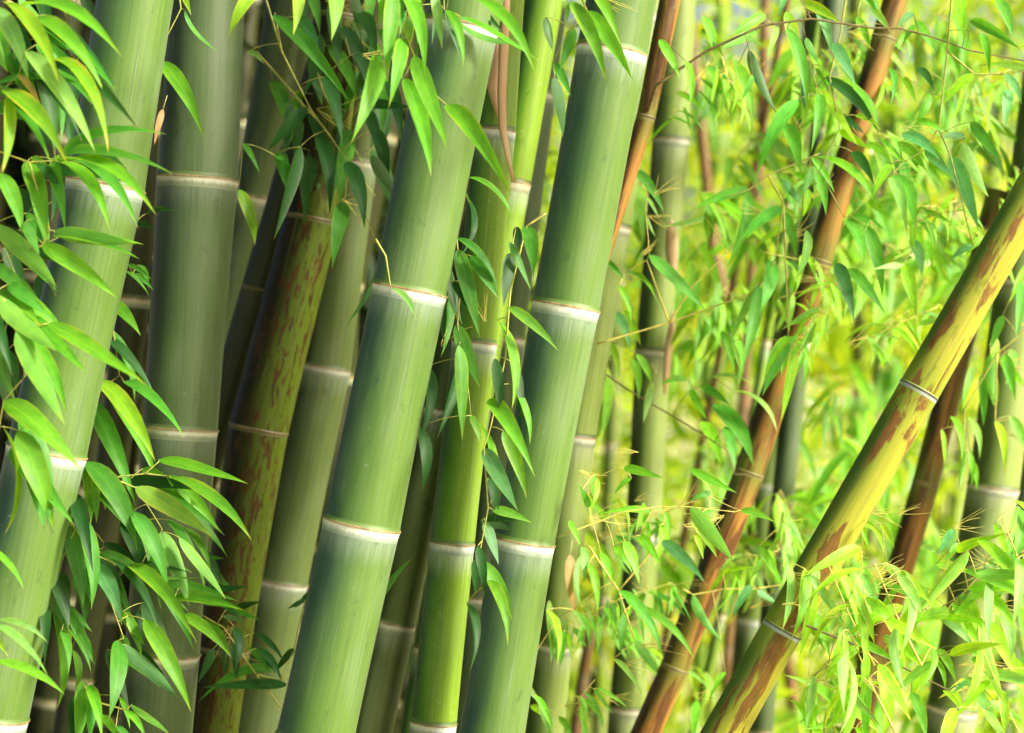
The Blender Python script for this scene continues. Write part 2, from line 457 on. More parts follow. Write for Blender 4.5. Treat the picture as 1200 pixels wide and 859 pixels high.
def culm(label, nodes, depth, mat, nmat, group='bamboo culms', name='bamboo_culm', sides=28, top=3.1, turn=0.12,
         ridge=1.0, cat='bamboo stem', gap=None):
    """nodes: (x, y, width) in photograph pixels from the top down, one per node; carried on upward and down to the ground."""
    dfun = depth if callable(depth) else (lambda i: depth)
    P = [(at(x, y, dfun(i)), 0.5 * w / F * dfun(i)) for i, (x, y, w) in enumerate(nodes)]
    P = P[::-1]                                              # from the bottom up
    seg = (P[1][0] - P[0][0])
    L0 = gap or seg.length
    d = seg.normalized()
    low = []
    p, r = P[0]
    step = L0
    while p.z > 0.02:
        d = (d.lerp(Vector((d.x * 0.2, d.y * 0.2, 1)).normalized(), turn)).normalized()
        step *= 0.94
        p = p - d * step
        r = r * 1.012
        if p.z < 0.05:
            p = p + d * ((-0.04 - p.z) / d.z)
        low.append((p.copy(), r))
    seg = (P[-1][0] - P[-2][0])
    d = seg.normalized()
    L1 = gap or seg.length
    hi = []
    p, r = P[-1]
    while p.z < top and len(hi) < 14:
        p = p + d * L1
        r = r * 0.985
        hi.append((p.copy(), r))
    P = low[::-1] + P + hi
    base = P[0][0].copy()
    root = empty(name, base, label, cat, group)
    off = (random.uniform(-50, 50), random.uniform(-50, 50), random.uniform(-50, 50))
    n = len(P)
    tang = []
    for i in range(n):
        t = (P[min(i + 1, n - 1)][0] - P[max(i - 1, 0)][0]).normalized()
        tang.append(t)
    k = P[0][1] / 0.045
    ks = 0.42 if nmat in (BR, RU, AS) else 1.0
    um, dm = UP_M * ks, DN_M * ks
    for i in range(n - 1):
        p0, r0 = P[i]
        p1, r1 = P[i + 1]
        ln = (p1 - p0).length
        ax = (p1 - p0) / ln
        rows = []
        s0 = um if i > 0 else 0.0
        s1 = ln - dm if i < n - 2 else ln
        for q in (0, 0.03, 0.08, 0.2, 0.4, 0.6, 0.8, 0.92, 0.97, 1.0):
            s = s0 + (s1 - s0) * q
            t = s / ln
            r = r0 + (r1 - r0) * t
            r *= 1.0 + 0.012 * math.exp(-s / 0.03) + 0.014 * math.exp(-(ln - s) / 0.03) - 0.010 * math.sin(math.pi * t)
            if t < 0.12:
                td = tang[i].lerp(ax, t / 0.12)
            elif t > 0.88:
                td = tang[i + 1].lerp(ax, (1 - t) / 0.12)
            else:
                td = ax
            rows.append((s, r, ln - s, s, td.normalized()))
        me = lathe("internode", p0 - base, p1 - base, rows, mat, off, sides, 'internode')
        link(bpy.data.objects.new("internode", me), root)
    for i in range(1, n - 1):
        pc, r = P[i]
        lnu = (P[i + 1][0] - pc).length
        lnd = (pc - P[i - 1][0]).length
        axu = (P[i + 1][0] - pc) / lnu
        axd = (pc - P[i - 1][0]) / lnd
        ru = P[i][1] + (P[i + 1][1] - P[i][1]) * um / lnu
        ru *= 1.0 + 0.012 * math.exp(-um / 0.03) + 0.014 * math.exp(-(lnu - um) / 0.03) - 0.010 * math.sin(math.pi * um / lnu)
        sd_ = lnd - dm
        rd = P[i - 1][1] + (P[i][1] - P[i - 1][1]) * sd_ / lnd
        rd *= 1.0 + 0.012 * math.exp(-sd_ / 0.03) + 0.014 * math.exp(-dm / 0.03) - 0.010 * math.sin(math.pi * sd_ / lnd)
        tu = tang[i].lerp(axu, min(1, um / lnu / 0.12)).normalized()
        td = tang[i].lerp(axd, min(1, dm / lnd / 0.12)).normalized()
        prof = [(-dm, rd, td, 0), (-0.010 * ks, rd * (1 + 0.004 * ridge), tang[i], 1), (-0.005 * ks, r * (1 + 0.020 * ridge), tang[i], 1),
                (-0.0022 * ks, r * (1 + 0.026 * ridge), tang[i], 1), (-0.0012, r * (1 + 0.050 * ridge), tang[i], 1), (0.0, r * (1 + 0.056 * ridge), tang[i], 1),
                (0.0010, r * (1 + 0.040 * ridge), tang[i], 1), (0.0022 * ks, r * (1 + 0.016 * ridge), tang[i], 1), (um, ru, tu, 0)]
        V, Fa, locs, dz, sd = [], [], [], [], []
        for (s, rr, tdir, _) in prof:
            a, b = ring_frame(tdir)
            c = pc - base + (axu * s if s > 0 else axd * s)
            for q in range(sides):
                th = 2 * math.pi * q / sides
                nn = a * math.cos(th) + b * math.sin(th)
                V.append(c + nn * rr)
                locs.append((rr * math.cos(th) + off[0], rr * math.sin(th) + off[1], c.z + off[2]))
                dz.append(s)
                sd.append(nn.dot(SIDE))
        for j in range(len(prof) - 1):
            for q in range(sides):
                q2 = (q + 1) % sides
                Fa.append((j * sides + q, j * sides + q2, (j + 1) * sides + q2, (j + 1) * sides + q))
        me = mesh_from("node", V, Fa, nmat)
        a1 = me.attributes.new("stem_loc", 'FLOAT_VECTOR', 'POINT')
        a1.data.foreach_set("vector", np.array(locs, dtype=np.float32).ravel())
        a3 = me.attributes.new("from_node", 'FLOAT', 'POINT')
        a3.data.foreach_set("value", np.array(dz, dtype=np.float32))
        link(bpy.data.objects.new("node", me), root)
    return root


CU = {}
GM, GR = 'thick bamboo culms of the near clump', 'mottled leaning bamboo culms'
W_, CR, BR, AS, GY, RU = M['node_white'], M['node_cream'], M['node_brown'], M['node_ash'], M['node_grey'], M['node_rust']
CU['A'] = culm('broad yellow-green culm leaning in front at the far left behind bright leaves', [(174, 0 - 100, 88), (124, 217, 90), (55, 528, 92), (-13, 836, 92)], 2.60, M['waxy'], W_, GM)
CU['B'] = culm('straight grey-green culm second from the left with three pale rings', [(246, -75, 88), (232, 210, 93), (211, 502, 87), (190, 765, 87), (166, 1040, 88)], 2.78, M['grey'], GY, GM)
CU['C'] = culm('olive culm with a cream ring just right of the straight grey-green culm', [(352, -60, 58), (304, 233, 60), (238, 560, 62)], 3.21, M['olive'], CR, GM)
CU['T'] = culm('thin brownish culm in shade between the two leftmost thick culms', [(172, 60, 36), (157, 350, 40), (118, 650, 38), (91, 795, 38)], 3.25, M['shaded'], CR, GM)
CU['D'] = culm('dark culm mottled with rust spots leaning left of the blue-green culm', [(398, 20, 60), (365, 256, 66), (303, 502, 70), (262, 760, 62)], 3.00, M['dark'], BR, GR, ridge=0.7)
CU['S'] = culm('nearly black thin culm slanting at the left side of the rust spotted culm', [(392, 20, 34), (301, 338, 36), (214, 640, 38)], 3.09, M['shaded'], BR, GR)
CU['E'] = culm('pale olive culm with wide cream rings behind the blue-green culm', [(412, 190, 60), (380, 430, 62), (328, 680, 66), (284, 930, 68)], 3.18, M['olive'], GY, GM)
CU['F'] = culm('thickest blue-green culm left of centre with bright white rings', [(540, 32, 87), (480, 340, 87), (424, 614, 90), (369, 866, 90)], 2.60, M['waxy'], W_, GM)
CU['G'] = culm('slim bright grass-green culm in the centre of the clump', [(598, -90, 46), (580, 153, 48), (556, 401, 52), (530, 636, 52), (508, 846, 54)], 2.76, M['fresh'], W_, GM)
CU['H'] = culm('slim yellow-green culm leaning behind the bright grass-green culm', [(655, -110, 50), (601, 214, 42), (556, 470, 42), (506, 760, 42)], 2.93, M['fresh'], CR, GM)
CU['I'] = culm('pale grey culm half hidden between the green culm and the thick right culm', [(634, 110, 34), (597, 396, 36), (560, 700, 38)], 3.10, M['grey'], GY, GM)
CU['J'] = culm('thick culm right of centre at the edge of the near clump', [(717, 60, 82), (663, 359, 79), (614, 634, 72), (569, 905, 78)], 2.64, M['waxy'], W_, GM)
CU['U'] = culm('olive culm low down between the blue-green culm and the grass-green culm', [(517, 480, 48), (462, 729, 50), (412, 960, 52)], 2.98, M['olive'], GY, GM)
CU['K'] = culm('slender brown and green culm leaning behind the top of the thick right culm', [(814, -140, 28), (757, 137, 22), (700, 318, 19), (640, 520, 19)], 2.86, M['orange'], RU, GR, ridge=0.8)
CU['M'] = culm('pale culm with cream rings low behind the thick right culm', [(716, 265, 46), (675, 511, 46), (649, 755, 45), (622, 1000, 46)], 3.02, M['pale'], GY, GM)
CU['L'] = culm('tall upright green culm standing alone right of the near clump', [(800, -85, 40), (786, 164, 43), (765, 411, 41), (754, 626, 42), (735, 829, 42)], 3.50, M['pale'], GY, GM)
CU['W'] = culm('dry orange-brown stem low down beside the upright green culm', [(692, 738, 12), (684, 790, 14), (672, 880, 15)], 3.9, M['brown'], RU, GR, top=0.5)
CU['N'] = culm('orange-brown culm with shade-darkened left side slanting up through the leaves', [(1036, 45, 29), (959, 306, 32), (878, 554, 35), (791, 782, 34), (690, 1010, 35)], 3.12, M['orange'], RU, GR, turn=0.3)
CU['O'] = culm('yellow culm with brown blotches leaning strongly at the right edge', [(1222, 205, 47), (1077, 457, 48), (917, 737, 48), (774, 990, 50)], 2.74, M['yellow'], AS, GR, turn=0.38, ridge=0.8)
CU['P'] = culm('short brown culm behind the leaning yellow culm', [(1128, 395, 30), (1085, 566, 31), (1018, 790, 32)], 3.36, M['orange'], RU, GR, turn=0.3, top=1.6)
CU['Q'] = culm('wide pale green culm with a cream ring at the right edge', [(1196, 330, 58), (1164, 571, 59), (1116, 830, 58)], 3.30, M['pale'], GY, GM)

# blurred stems farther back
FAR = 'blurred bamboo stems in the background'
far_list = [
    ('pale blurred culm with white rings between the orange-brown culm and the yellow one', [(930, 330, 46), (904, 567, 46), (884, 725, 44), (868, 900, 44)], 4.3, 'pale', W_),
    ('pale silvery stem behind the top of the orange-brown culm', [(978, -20, 26), (964, 150, 27), (936, 400, 27)], 3.7, 'grey', CR),
    ('thin bright green stem at the foot of the orange-brown culm', [(872, 560, 12), (846, 720, 12), (815, 850, 12)], 3.9, 'fresh', CR),
    ('thin red-brown stem leaning in the yellow blur behind the upright culm', [(812, 60, 13), (836, 290, 13), (868, 430, 14), (892, 570, 14)], 5.2, 'brown', BR),
    ('thin brown stem at the top between the upright culm and the leaves', [(900, -90, 12), (896, 20, 12), (892, 170, 12), (880, 330, 12)], 5.0, 'brown', BR),
    ('dull green blurred stem behind the middle of the leaf sprays', [(838, 220, 15), (832, 380, 15), (826, 560, 15)], 6.0, 'fresh', CR),
    ('dark blurred stem low behind the leaning yellow culm', [(1006, 430, 14), (1008, 590, 14), (1008, 760, 14)], 5.6, 'dark', BR),
    ('grey-green blurred stem right of the wide pale culm', [(1215, 420, 24), (1200, 610, 24), (1180, 800, 24)], 4.6, 'grey', CR),
    ('slanting ochre stem crossing low behind the upright culm', [(815, 560, 9), (790, 690, 9), (768, 810, 9)], 4.4, 'brown', BR),
    ('faint pale green stem in the blur left of the orange-brown culm', [(850, -40, 16), (846, 150, 16), (842, 340, 16)], 6.4, 'pale', CR),
    ('faint pale green stem with light rings behind the top leaves', [(1062, -60, 18), (1050, 120, 18), (1038, 310, 18)], 6.0, 'pale', CR),
    ('faint upright pale stem far behind the short brown culm', [(1036, 330, 15), (1034, 500, 15), (1030, 680, 15)], 7.0, 'pale', CR),
    ('faint leaning pale stem close to the right edge of the picture', [(1180, 60, 17), (1160, 230, 17), (1140, 400, 17)], 6.8, 'pale', CR),
    ('faint pale stem right beside the upright green culm', [(722, 330, 17), (716, 520, 17), (708, 700, 17)], 5.4, 'pale', CR),
    ('olive blurred stem between the short brown culm and the wide pale culm', [(1118, 250, 13), (1112, 430, 13), (1100, 620, 13)], 6.6, 'olive', CR),
]
for lb, nd, dp, mt, nm in far_list:
    culm(lb, nd, dp, M[mt], nm, FAR, sides=14, top=4.2)
# the crowded back rows of the clump, seen only as dark slivers between the near culms
row = random.Random(5)
for i in range(26):
    d = row.uniform(3.55, 5.2)
    x = row.uniform(-60, 540) if i > 6 else 20 + 78 * i
    if d < 3.5:
        x = min(x, 560)
    w = row.uniform(0.055, 0.095) * F / d
    lean = row.uniform(10, 80)
    sp = row.uniform(0.26, 0.34) * F / d
    y0 = row.uniform(-60, 160)
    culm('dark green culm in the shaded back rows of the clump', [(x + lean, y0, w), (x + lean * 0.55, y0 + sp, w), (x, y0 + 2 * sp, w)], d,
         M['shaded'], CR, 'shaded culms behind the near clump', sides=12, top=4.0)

# ------------------------------------------------------------------ leaves
LT = (0.0, 0.03, 0.09, 0.18, 0.30, 0.45, 0.60, 0.75, 0.88, 0.96, 1.0)
LW = (0.07, 0.42, 0.76, 0.96, 1.0, 0.90, 0.72, 0.47, 0.22, 0.07, 0.01)
BENDS = (-0.55, -0.27, 0.0, 0.27, 0.55)
DROOP = (0.03, 0.09, 0.16)


def leaf_mesh(bend, droop, twist):
    V, Fa, UV = [], [], []
    fold = random.uniform(0.02, 0.11)
    for t, w in zip(LT, LW):
        arc = 4 * t * (1 - t)
        cx = bend * 0.62 * arc
        cz = droop * arc
        tw = twist * (t - 0.4)
        for s in (-0.5, 0.0, 0.5):
            lx = s * w
            lz = abs(s) * w * fold + 0.010 * math.sin(t * 8.0 + 9 * droop + 20 * bend) * t
            V.append((cx + lx * math.cos(tw), t, cz + lz + lx * 0.2 * math.sin(tw)))
            UV.append((0.5 + s * (0.25 + 0.75 * w), t))
    for i in range(len(LT) - 1):
        for k in (0, 1):
            Fa.append((i * 3 + k, i * 3 + k + 1, i * 3 + k + 4, i * 3 + k + 3))
    me = mesh_from("leaf", V, Fa, M['leaf'])
    uvl = me.uv_layers.new(name="UVMap")
    for lp in me.loops:
        uvl.data[lp.index].uv = UV[lp.vertex_index]
    return me


LEAF = {(b, d): leaf_mesh(b, d, random.uniform(-0.9, 0.9)) for b in BENDS for d in DROOP}
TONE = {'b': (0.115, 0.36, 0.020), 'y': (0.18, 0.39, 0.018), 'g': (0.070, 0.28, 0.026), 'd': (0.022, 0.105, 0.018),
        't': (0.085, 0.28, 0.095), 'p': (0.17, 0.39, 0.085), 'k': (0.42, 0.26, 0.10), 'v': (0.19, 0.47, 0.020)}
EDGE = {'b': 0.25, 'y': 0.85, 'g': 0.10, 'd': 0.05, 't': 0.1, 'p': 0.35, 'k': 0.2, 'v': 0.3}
lr = random.Random(3)


def place_leaf(root, B, T, width, tone, curve=None, roll=None, real_w=None, glow=1.0):
    d = T - B
    L = d.length
    d = d / L
    mid = (B + T) / 2
    v = Vector((0, 0, CAMZ)) - mid
    n0 = (v - d * v.dot(d))
    if n0.length < 1e-4:
        n0 = d.orthogonal()
    n0.normalize()
    width = min(width * 0.86, 0.24 * L)
    rw = real_w or max(width, min(0.16 * L, 0.022))
    if roll is None:
        roll = math.acos(min(1.0, width / rw)) if width < rw * 0.97 else lr.uniform(0.0, 0.55)
        q = n0.cross(d)
        if q.z + 0.5 * q.x < 0:
            roll = -roll                         # the upper face turns up, to the light
        if width >= rw * 0.97:
            rw = width / math.cos(roll)
    n = n0 * math.cos(roll) + n0.cross(d) * math.sin(roll)
    if lr.random() < 0.12:
        n = -n                                   # some leaves turn their paler underside
    x = d.cross(n)
    if curve is None:
        curve = -math.copysign(lr.uniform(0.0, 0.36), d.x) if n.dot(n0) > 0 else math.copysign(lr.uniform(0.0, 0.36), d.x)
    b = min(BENDS, key=lambda q: abs(q - curve))
    me = LEAF[(b, lr.choice(DROOP))]
    o = bpy.data.objects.new("leaf", me)
    link(o, root)
    R = Matrix((x * rw, d * L, n * L)).transposed().to_4x4()
    R.translation = B - root.location if root.parent is None else B - root.matrix_world.translation
    o.matrix_local = R
    c = TONE[tone]
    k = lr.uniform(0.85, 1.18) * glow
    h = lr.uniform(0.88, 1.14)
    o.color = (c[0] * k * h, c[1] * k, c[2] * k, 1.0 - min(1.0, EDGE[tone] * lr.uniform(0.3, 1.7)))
    return o


def arc_pts(a, b, sag, n=5):
    m = (a + b) / 2 + Vector((0, 0, sag))
    out = []
    for i in range(n):
        t = i / (n - 1)
        out.append(a * (1 - t) ** 2 + m * 2 * t * (1 - t) + b * t * t)
    return out


def twig_mesh(paths, bases, root_loc, mat, r_main=0.0016, r_fine=0.0006, name="twig"):
    """Main twigs along the paths; every leaf base is joined on by the shortest petiole or side twig."""
    V, Fa = [], []
    net = []
    for p in paths:
        fine = []
        for i in range(len(p) - 1):
            for q in range(5):
                fine.append(p[i].lerp(p[i + 1], q / 5))
        fine.append(p[-1])
        n = len(fine)
        tube_into(V, Fa, [q - root_loc for q in fine], [r_main * (1 - 0.55 * i / max(1, n - 1)) for i in range(n)], 6)
        net += fine
    todo = list(bases)
    while todo:
        best = None
        for b in todo:
            for q in net:
                dd = (b - q).length
                if best is None or dd < best[0]:
                    best = (dd, b, q)
        dd, b, q = best
        todo.remove(b)
        if dd > 1e-4:
            pts = arc_pts(q, b, dd * 0.12)
            tube_into(V, Fa, [z - root_loc for z in pts], [r_fine * 1.25, r_fine * 1.1, r_fine, r_fine, r_fine * 0.8], 5)
            net += pts[1:]
        else:
            net.append(b)
    return mesh_from(name, V, Fa, mat)


def spray(label, depth, paths, leaves, jit=0.05, mat='twig', group='leafy bamboo sprays', parent=None, r_main=0.0016, straws=0, extra=0.0, tones='ggbd', glow=1.0):
    """A leafy branch: traced leaves (base x, y, tip x, y, width, tone) and the twig that carries them."""
    P = [[at(x, y, depth + dz) for (x, y, *z) in p for dz in (z[0] if z else 0.0,)] for p in paths]
    loc = P[0][0].copy()
    if parent is None:
        root = empty('leafy_branch', loc, label, 'bamboo branch', group)
    src = list(leaves)
    more = []
    for _ in range(int(len(src) * extra)):
        bx, by, tx, ty, w, tone = lr.choice(src)[:6]
        a = math.atan2(ty - by, tx - bx) + lr.gauss(0, 0.28)
        ln = max(40, math.hypot(tx - bx, ty - by)) * lr.uniform(0.65, 1.05)
        bx += lr.uniform(-20, 20)
        by += lr.uniform(-22, 22)
        more.append((bx, by, bx + ln * math.cos(a), by + ln * math.sin(a), max(9, w * lr.uniform(0.7, 1.0)), lr.choice(tones)))
    leaves = src + more
    bases, made = [], []
    for k, lf in enumerate(leaves):
        bx, by, tx, ty, w, tone = lf[:6]
        db = depth + lr.uniform(-jit, jit) * 0.6 + (lr.uniform(0.02, 0.10) if k >= len(src) else 0.0)
        dt = db - math.hypot(tx - bx, ty - by) / F * depth * lr.uniform(-0.05, 0.75)
        B, T = at(bx, by, db), at(tx, ty, dt)
        bases.append(B)
        made.append((B, T, w / F * db * (0.86 if bx > 700 else 1.0), tone))
    if parent is None:
        tw = bpy.data.objects.new("twig", twig_mesh(P, bases, loc, M[mat], r_main))
        link(tw, root)
        for B, T, w, tone in made:
            place_leaf(root, B, T, w, tone, glow=glow)
        holder = root
    else:
        tw = bpy.data.objects.new("branch", twig_mesh(P, bases, loc, M[mat], r_main, name="branch"))
        link(tw, parent)
        tw.location = loc - parent.location
        bpy.context.view_layer.update()
        for B, T, w, tone in made:
            place_leaf(tw, B, T, w, tone, glow=glow)
        holder = tw
    if straws:
        straw_part(holder, depth, leaves, straws, loc)
    return holder


def straw_part(holder, depth, leaves, n, loc):
    """Bare, straw-thin end twigs: small brushes that spread from one point."""
    V, Fa = [], []
    for _ in range(max(1, n // 11)):
        lf = lr.choice(leaves)
        q = at(lf[0] + lr.uniform(-22, 22), lf[1] + lr.uniform(-22, 22), depth + lr.uniform(-0.05, 0.12))
        a0 = lr.uniform(-0.5, 0.9) if lr.random() < 0.75 else lr.uniform(0, 6.28)
        ln0 = lr.uniform(0.025, 0.055)
        for _k in range(lr.randint(3, 8)):
            a = a0 + lr.gauss(0, 0.34)
            ln = ln0 * lr.uniform(0.5, 1.15)
            q1 = q + Vector((lr.uniform(-1, 1), lr.uniform(-1, 1), lr.uniform(-1, 1))) * 0.003
            e = q1 + Vector((math.cos(a) * ln, lr.uniform(-0.5, 0.3) * ln, math.sin(a) * ln))
            pts = arc_pts(q1, e, lr.uniform(-0.16, 0.22) * ln, 5)
            tube_into(V, Fa, [z - loc for z in pts], [0.00040, 0.00038, 0.00034, 0.0003, 0.0002], 4, False)
    o = bpy.data.objects.new("fine_twigs", mesh_from("fine_twigs", V, Fa, M['straw']))
    o['kind'] = 'stuff'
    link(o, holder)


# --- left edge, in front of the far left culm
spray('bright green spray with yellow-edged leaves in the top left corner', 2.36, [[(-60, -40), (0, -5), (40, 18), (62, 70)]], [
    (5, 3, 69, 97, 22, 'y'), (-5, 8, 34, 97, 25, 'p'), (25, 8, 143, 66, 18, 'b'), (40, 21, 124, 113, 21, 'b'),
    (30, 60, 111, 178, 25, 'p'), (61, 69, 127, 180, 19, 'y'), (-6, 100, 119, 108, 9, 'g'), (4, 106, 79, 192, 25, 'y'),
    (8, 113, 2, 204, 17, 'y'), (22, 88, 48, 126, 10, 'k'), (-12, 30, 10, 84, 18, 'b')], 0.05, extra=1.5, tones='gbbgd')
spray('green spray hanging across the top ring of the far left culm', 2.42, [[(-60, 150), (0, 178), (34, 190), (66, 188)], [(34, 190), (58, 270), (50, 287), (36, 292)]], [
    (73, 182, 203, 205, 15, 'g'), (63, 189, 129, 270, 19, 'b'), (70, 190, 183, 251, 17, 'b'), (32, 190, 56, 283, 27, 'b'),
    (43, 192, 71, 231, 18, 'd'), (0, 203, 26, 275, 23, 'b'), (-6, 262, 66, 336, 27, 'b'), (50, 287, 138, 350, 24, 'b'),
    (63, 278, 163, 304, 6, 'g'), (29, 260, 46, 298, 18, 'g'), (-6, 310, 45, 354, 30, 'g')], 0.05, extra=1.5, tones='gbbgd')
spray('leafy spray with broad drooping leaves at mid height on the left edge', 2.40, [[(-50, 330), (5, 352), (18, 386), (30, 440), (4, 470), (-4, 520)], [(18, 386), (57, 379)]], [
    (-8, 343, 67, 411, 27, 'b'), (10, 333, 60, 375, 24, 'g'), (21, 386, 76, 497, 29, 'b'), (57, 379, 172, 452, 22, 'b'),
    (5, 470, 95, 552, 31, 'b'), (22, 505, 63, 621, 35, 'b'), (3, 500, 3, 628, 9, 'y'), (-8, 400, 18, 470, 22, 'g'), (-14, 360, 14, 440, 20, 'd')], 0.05, extra=1.5, tones='gbbgd')
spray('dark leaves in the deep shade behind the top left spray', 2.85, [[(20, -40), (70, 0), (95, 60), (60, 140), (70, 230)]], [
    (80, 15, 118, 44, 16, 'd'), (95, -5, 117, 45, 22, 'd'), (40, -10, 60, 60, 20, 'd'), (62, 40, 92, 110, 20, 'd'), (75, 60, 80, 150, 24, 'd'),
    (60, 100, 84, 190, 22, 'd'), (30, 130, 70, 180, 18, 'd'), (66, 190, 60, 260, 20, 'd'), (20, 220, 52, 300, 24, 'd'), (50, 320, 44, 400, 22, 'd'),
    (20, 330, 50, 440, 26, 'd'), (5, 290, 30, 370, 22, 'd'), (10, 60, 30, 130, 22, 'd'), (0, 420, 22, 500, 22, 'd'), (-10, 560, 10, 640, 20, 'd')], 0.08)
spray('sparse leaves poking out between the two leftmost culms', 2.68, [[(90, 300), (128, 353), (140, 440), (100, 470)]], [
    (130, 353, 165, 394, 18, 'b'), (126, 396, 182, 466, 14, 'd'), (145, 447, 216, 514, 16, 'g'), (115, 445, 182, 541, 25, 'y'), (105, 470, 159, 593, 27, 'g'),
    (158, 262, 182, 268, 10, 'd'), (150, 310, 178, 328, 7, 'g'), (148, 318, 175, 348, 5, 'g')], 0.05, extra=0.7)
spray('single green leaf and curled leaflet beside the top of the straight culm', 2.66, [[(205, -40), (212, 10), (186, 62)]], [
    (187, 72, 239, 161, 23, 'b'), (217, 12, 256, 60, 6, 'g'), (214, -10, 224, 18, 10, 'y')], 0.02)
spray('dense fan of green leaves in front of the straight culm', 2.62, [[(96, 540), (130, 560), (170, 555), (186, 541)], [(130, 560), (160, 572), (190, 620)], [(170, 555), (197, 558)]], [
    (101, 541, 161, 645, 31, 'g'), (98, 548, 98, 596, 14, 'y'), (103, 552, 113, 613, 16, 'b'), (155, 600, 196, 692, 24, 'g'),
    (186, 539, 291, 568, 16, 'b'), (196, 557, 257, 622, 20, 'b'), (200, 560, 295, 633, 18, 'b'), (159, 571, 249, 629, 27, 'y'),
    (189, 623, 222, 711, 24, 'b'), (210, 630, 265, 702, 15, 'b'), (152, 671, 236, 676, 6, 'b'), (205, 700, 283, 715, 16, 'b'),
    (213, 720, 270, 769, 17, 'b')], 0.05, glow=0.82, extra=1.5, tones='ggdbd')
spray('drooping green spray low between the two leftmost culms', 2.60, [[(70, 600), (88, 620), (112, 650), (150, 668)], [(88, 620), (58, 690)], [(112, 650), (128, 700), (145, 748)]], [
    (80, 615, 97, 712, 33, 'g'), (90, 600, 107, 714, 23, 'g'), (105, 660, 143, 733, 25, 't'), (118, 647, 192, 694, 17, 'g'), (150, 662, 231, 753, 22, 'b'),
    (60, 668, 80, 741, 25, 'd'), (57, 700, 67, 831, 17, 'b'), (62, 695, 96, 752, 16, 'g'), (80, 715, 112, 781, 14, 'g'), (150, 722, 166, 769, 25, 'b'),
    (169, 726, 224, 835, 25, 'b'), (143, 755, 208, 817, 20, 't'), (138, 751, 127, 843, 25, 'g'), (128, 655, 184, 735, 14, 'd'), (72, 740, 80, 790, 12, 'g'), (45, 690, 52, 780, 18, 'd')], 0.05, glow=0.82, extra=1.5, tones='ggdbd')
spray('short green leaves at the bottom left edge of the picture', 2.62, [[(110, 900), (104, 820), (97, 797)], [(104, 820), (147, 832), (154, 826)]], [
    (97, 798, 88, 878, 27, 'b'), (104, 803, 120, 868, 16, 'b'), (154, 826, 199, 860, 10, 'b'), (148, 833, 172, 867, 10, 'b'), (121, 838, 141, 868, 17, 'b'),
    (108, 815, 104, 870, 20, 'g')], 0.04, extra=0.7)
spray('pale narrow leaves crossing the foot of the far left culm', 2.40, [[(-60, 700), (-20, 730), (-6, 778)]], [
    (-4, 727, 56, 753, 10, 'p'), (-4, 733, 56, 793, 12, 'p'), (-8, 776, 76, 814, 14, 'b'), (-6, 745, 10, 770, 8, 'y'), (-20, 640, 28, 690, 10, 'b')], 0.05)
spray('dim leaves around the foot of the rust spotted dark culm', 2.80, [[(330, 830), (300, 790), (262, 735), (226, 715)], [(300, 790), (338, 800)]], [
    (225, 728, 271, 772, 23, 'b'), (222, 703, 288, 716, 15, 'b'), (336, 803, 238, 806, 15, 'd'), (358, 703, 337, 714, 8, 'd'), (275, 735, 275, 786, 16, 'd'),
    (262, 722, 288, 730, 12, 'd'), (250, 760, 232, 800, 16, 'd'), (300, 760, 330, 800, 12, 'd'), (345, 760, 320, 790, 10, 'd'), (225, 640, 262, 690, 16, 'd'),
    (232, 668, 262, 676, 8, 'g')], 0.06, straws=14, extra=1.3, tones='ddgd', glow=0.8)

# --- top, between the straight culm and the thick one
spray('bright green leaves hanging in a bunch from the top edge left of centre', 2.46, [[(440, -90), (462, -20), (470, 30), (486, 66), (474, 90)], [(462, -20), (395, -40), (300, -30)], [(470, 30), (442, 66)]], [
    (300, -12, 268, 44, 18, 'y'), (348, -18, 343, 42, 18, 'y'), (391, -22, 388, 48, 25, 'b'), (440, -25, 443, 31, 23, 'b'), (460, -10, 452, 90, 23, 'b'),
    (472, -20, 489, 52, 21, 'b'), (442, 67, 411, 168, 27, 'b'), (471, 46, 455, 127, 21, 'b'), (470, -10, 498, 89, 21, 'b'), (508, -8, 518, 58, 14, 'p'),
    (523, 12, 543, 79, 14, 'b'), (527, -8, 629, 88, 17, 'b'), (540, 20, 631, 72, 8, 'b'), (485, 66, 525, 176, 25, 'b'), (474, 92, 505, 207, 25, 'b'),
    (524, 123, 601, 232, 26, 'b'), (480, 20, 470, 80, 16, 'y'), (455, -30, 470, 40, 18, 'g')], 0.04, straws=16, extra=0.35)
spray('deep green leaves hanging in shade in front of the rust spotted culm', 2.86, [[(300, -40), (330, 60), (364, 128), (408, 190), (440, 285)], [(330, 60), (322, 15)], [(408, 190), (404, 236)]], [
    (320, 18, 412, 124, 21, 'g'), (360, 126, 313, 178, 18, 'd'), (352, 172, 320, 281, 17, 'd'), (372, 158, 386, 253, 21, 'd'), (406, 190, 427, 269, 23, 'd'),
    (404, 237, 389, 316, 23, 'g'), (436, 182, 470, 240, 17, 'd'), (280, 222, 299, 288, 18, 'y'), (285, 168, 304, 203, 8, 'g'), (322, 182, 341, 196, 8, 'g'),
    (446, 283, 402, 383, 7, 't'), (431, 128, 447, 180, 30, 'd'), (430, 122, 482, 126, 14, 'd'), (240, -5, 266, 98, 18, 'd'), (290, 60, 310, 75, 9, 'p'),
    (440, 150, 455, 220, 20, 'd'), (420, 60, 440, 130, 24, 'd'), (400, 30, 430, 110, 22, 'd'), (380, 90, 400, 170, 18, 'd'), (455, 95, 470, 170, 18, 'd'), (345, 20, 375, 80, 18, 'd')], 0.06, straws=46)

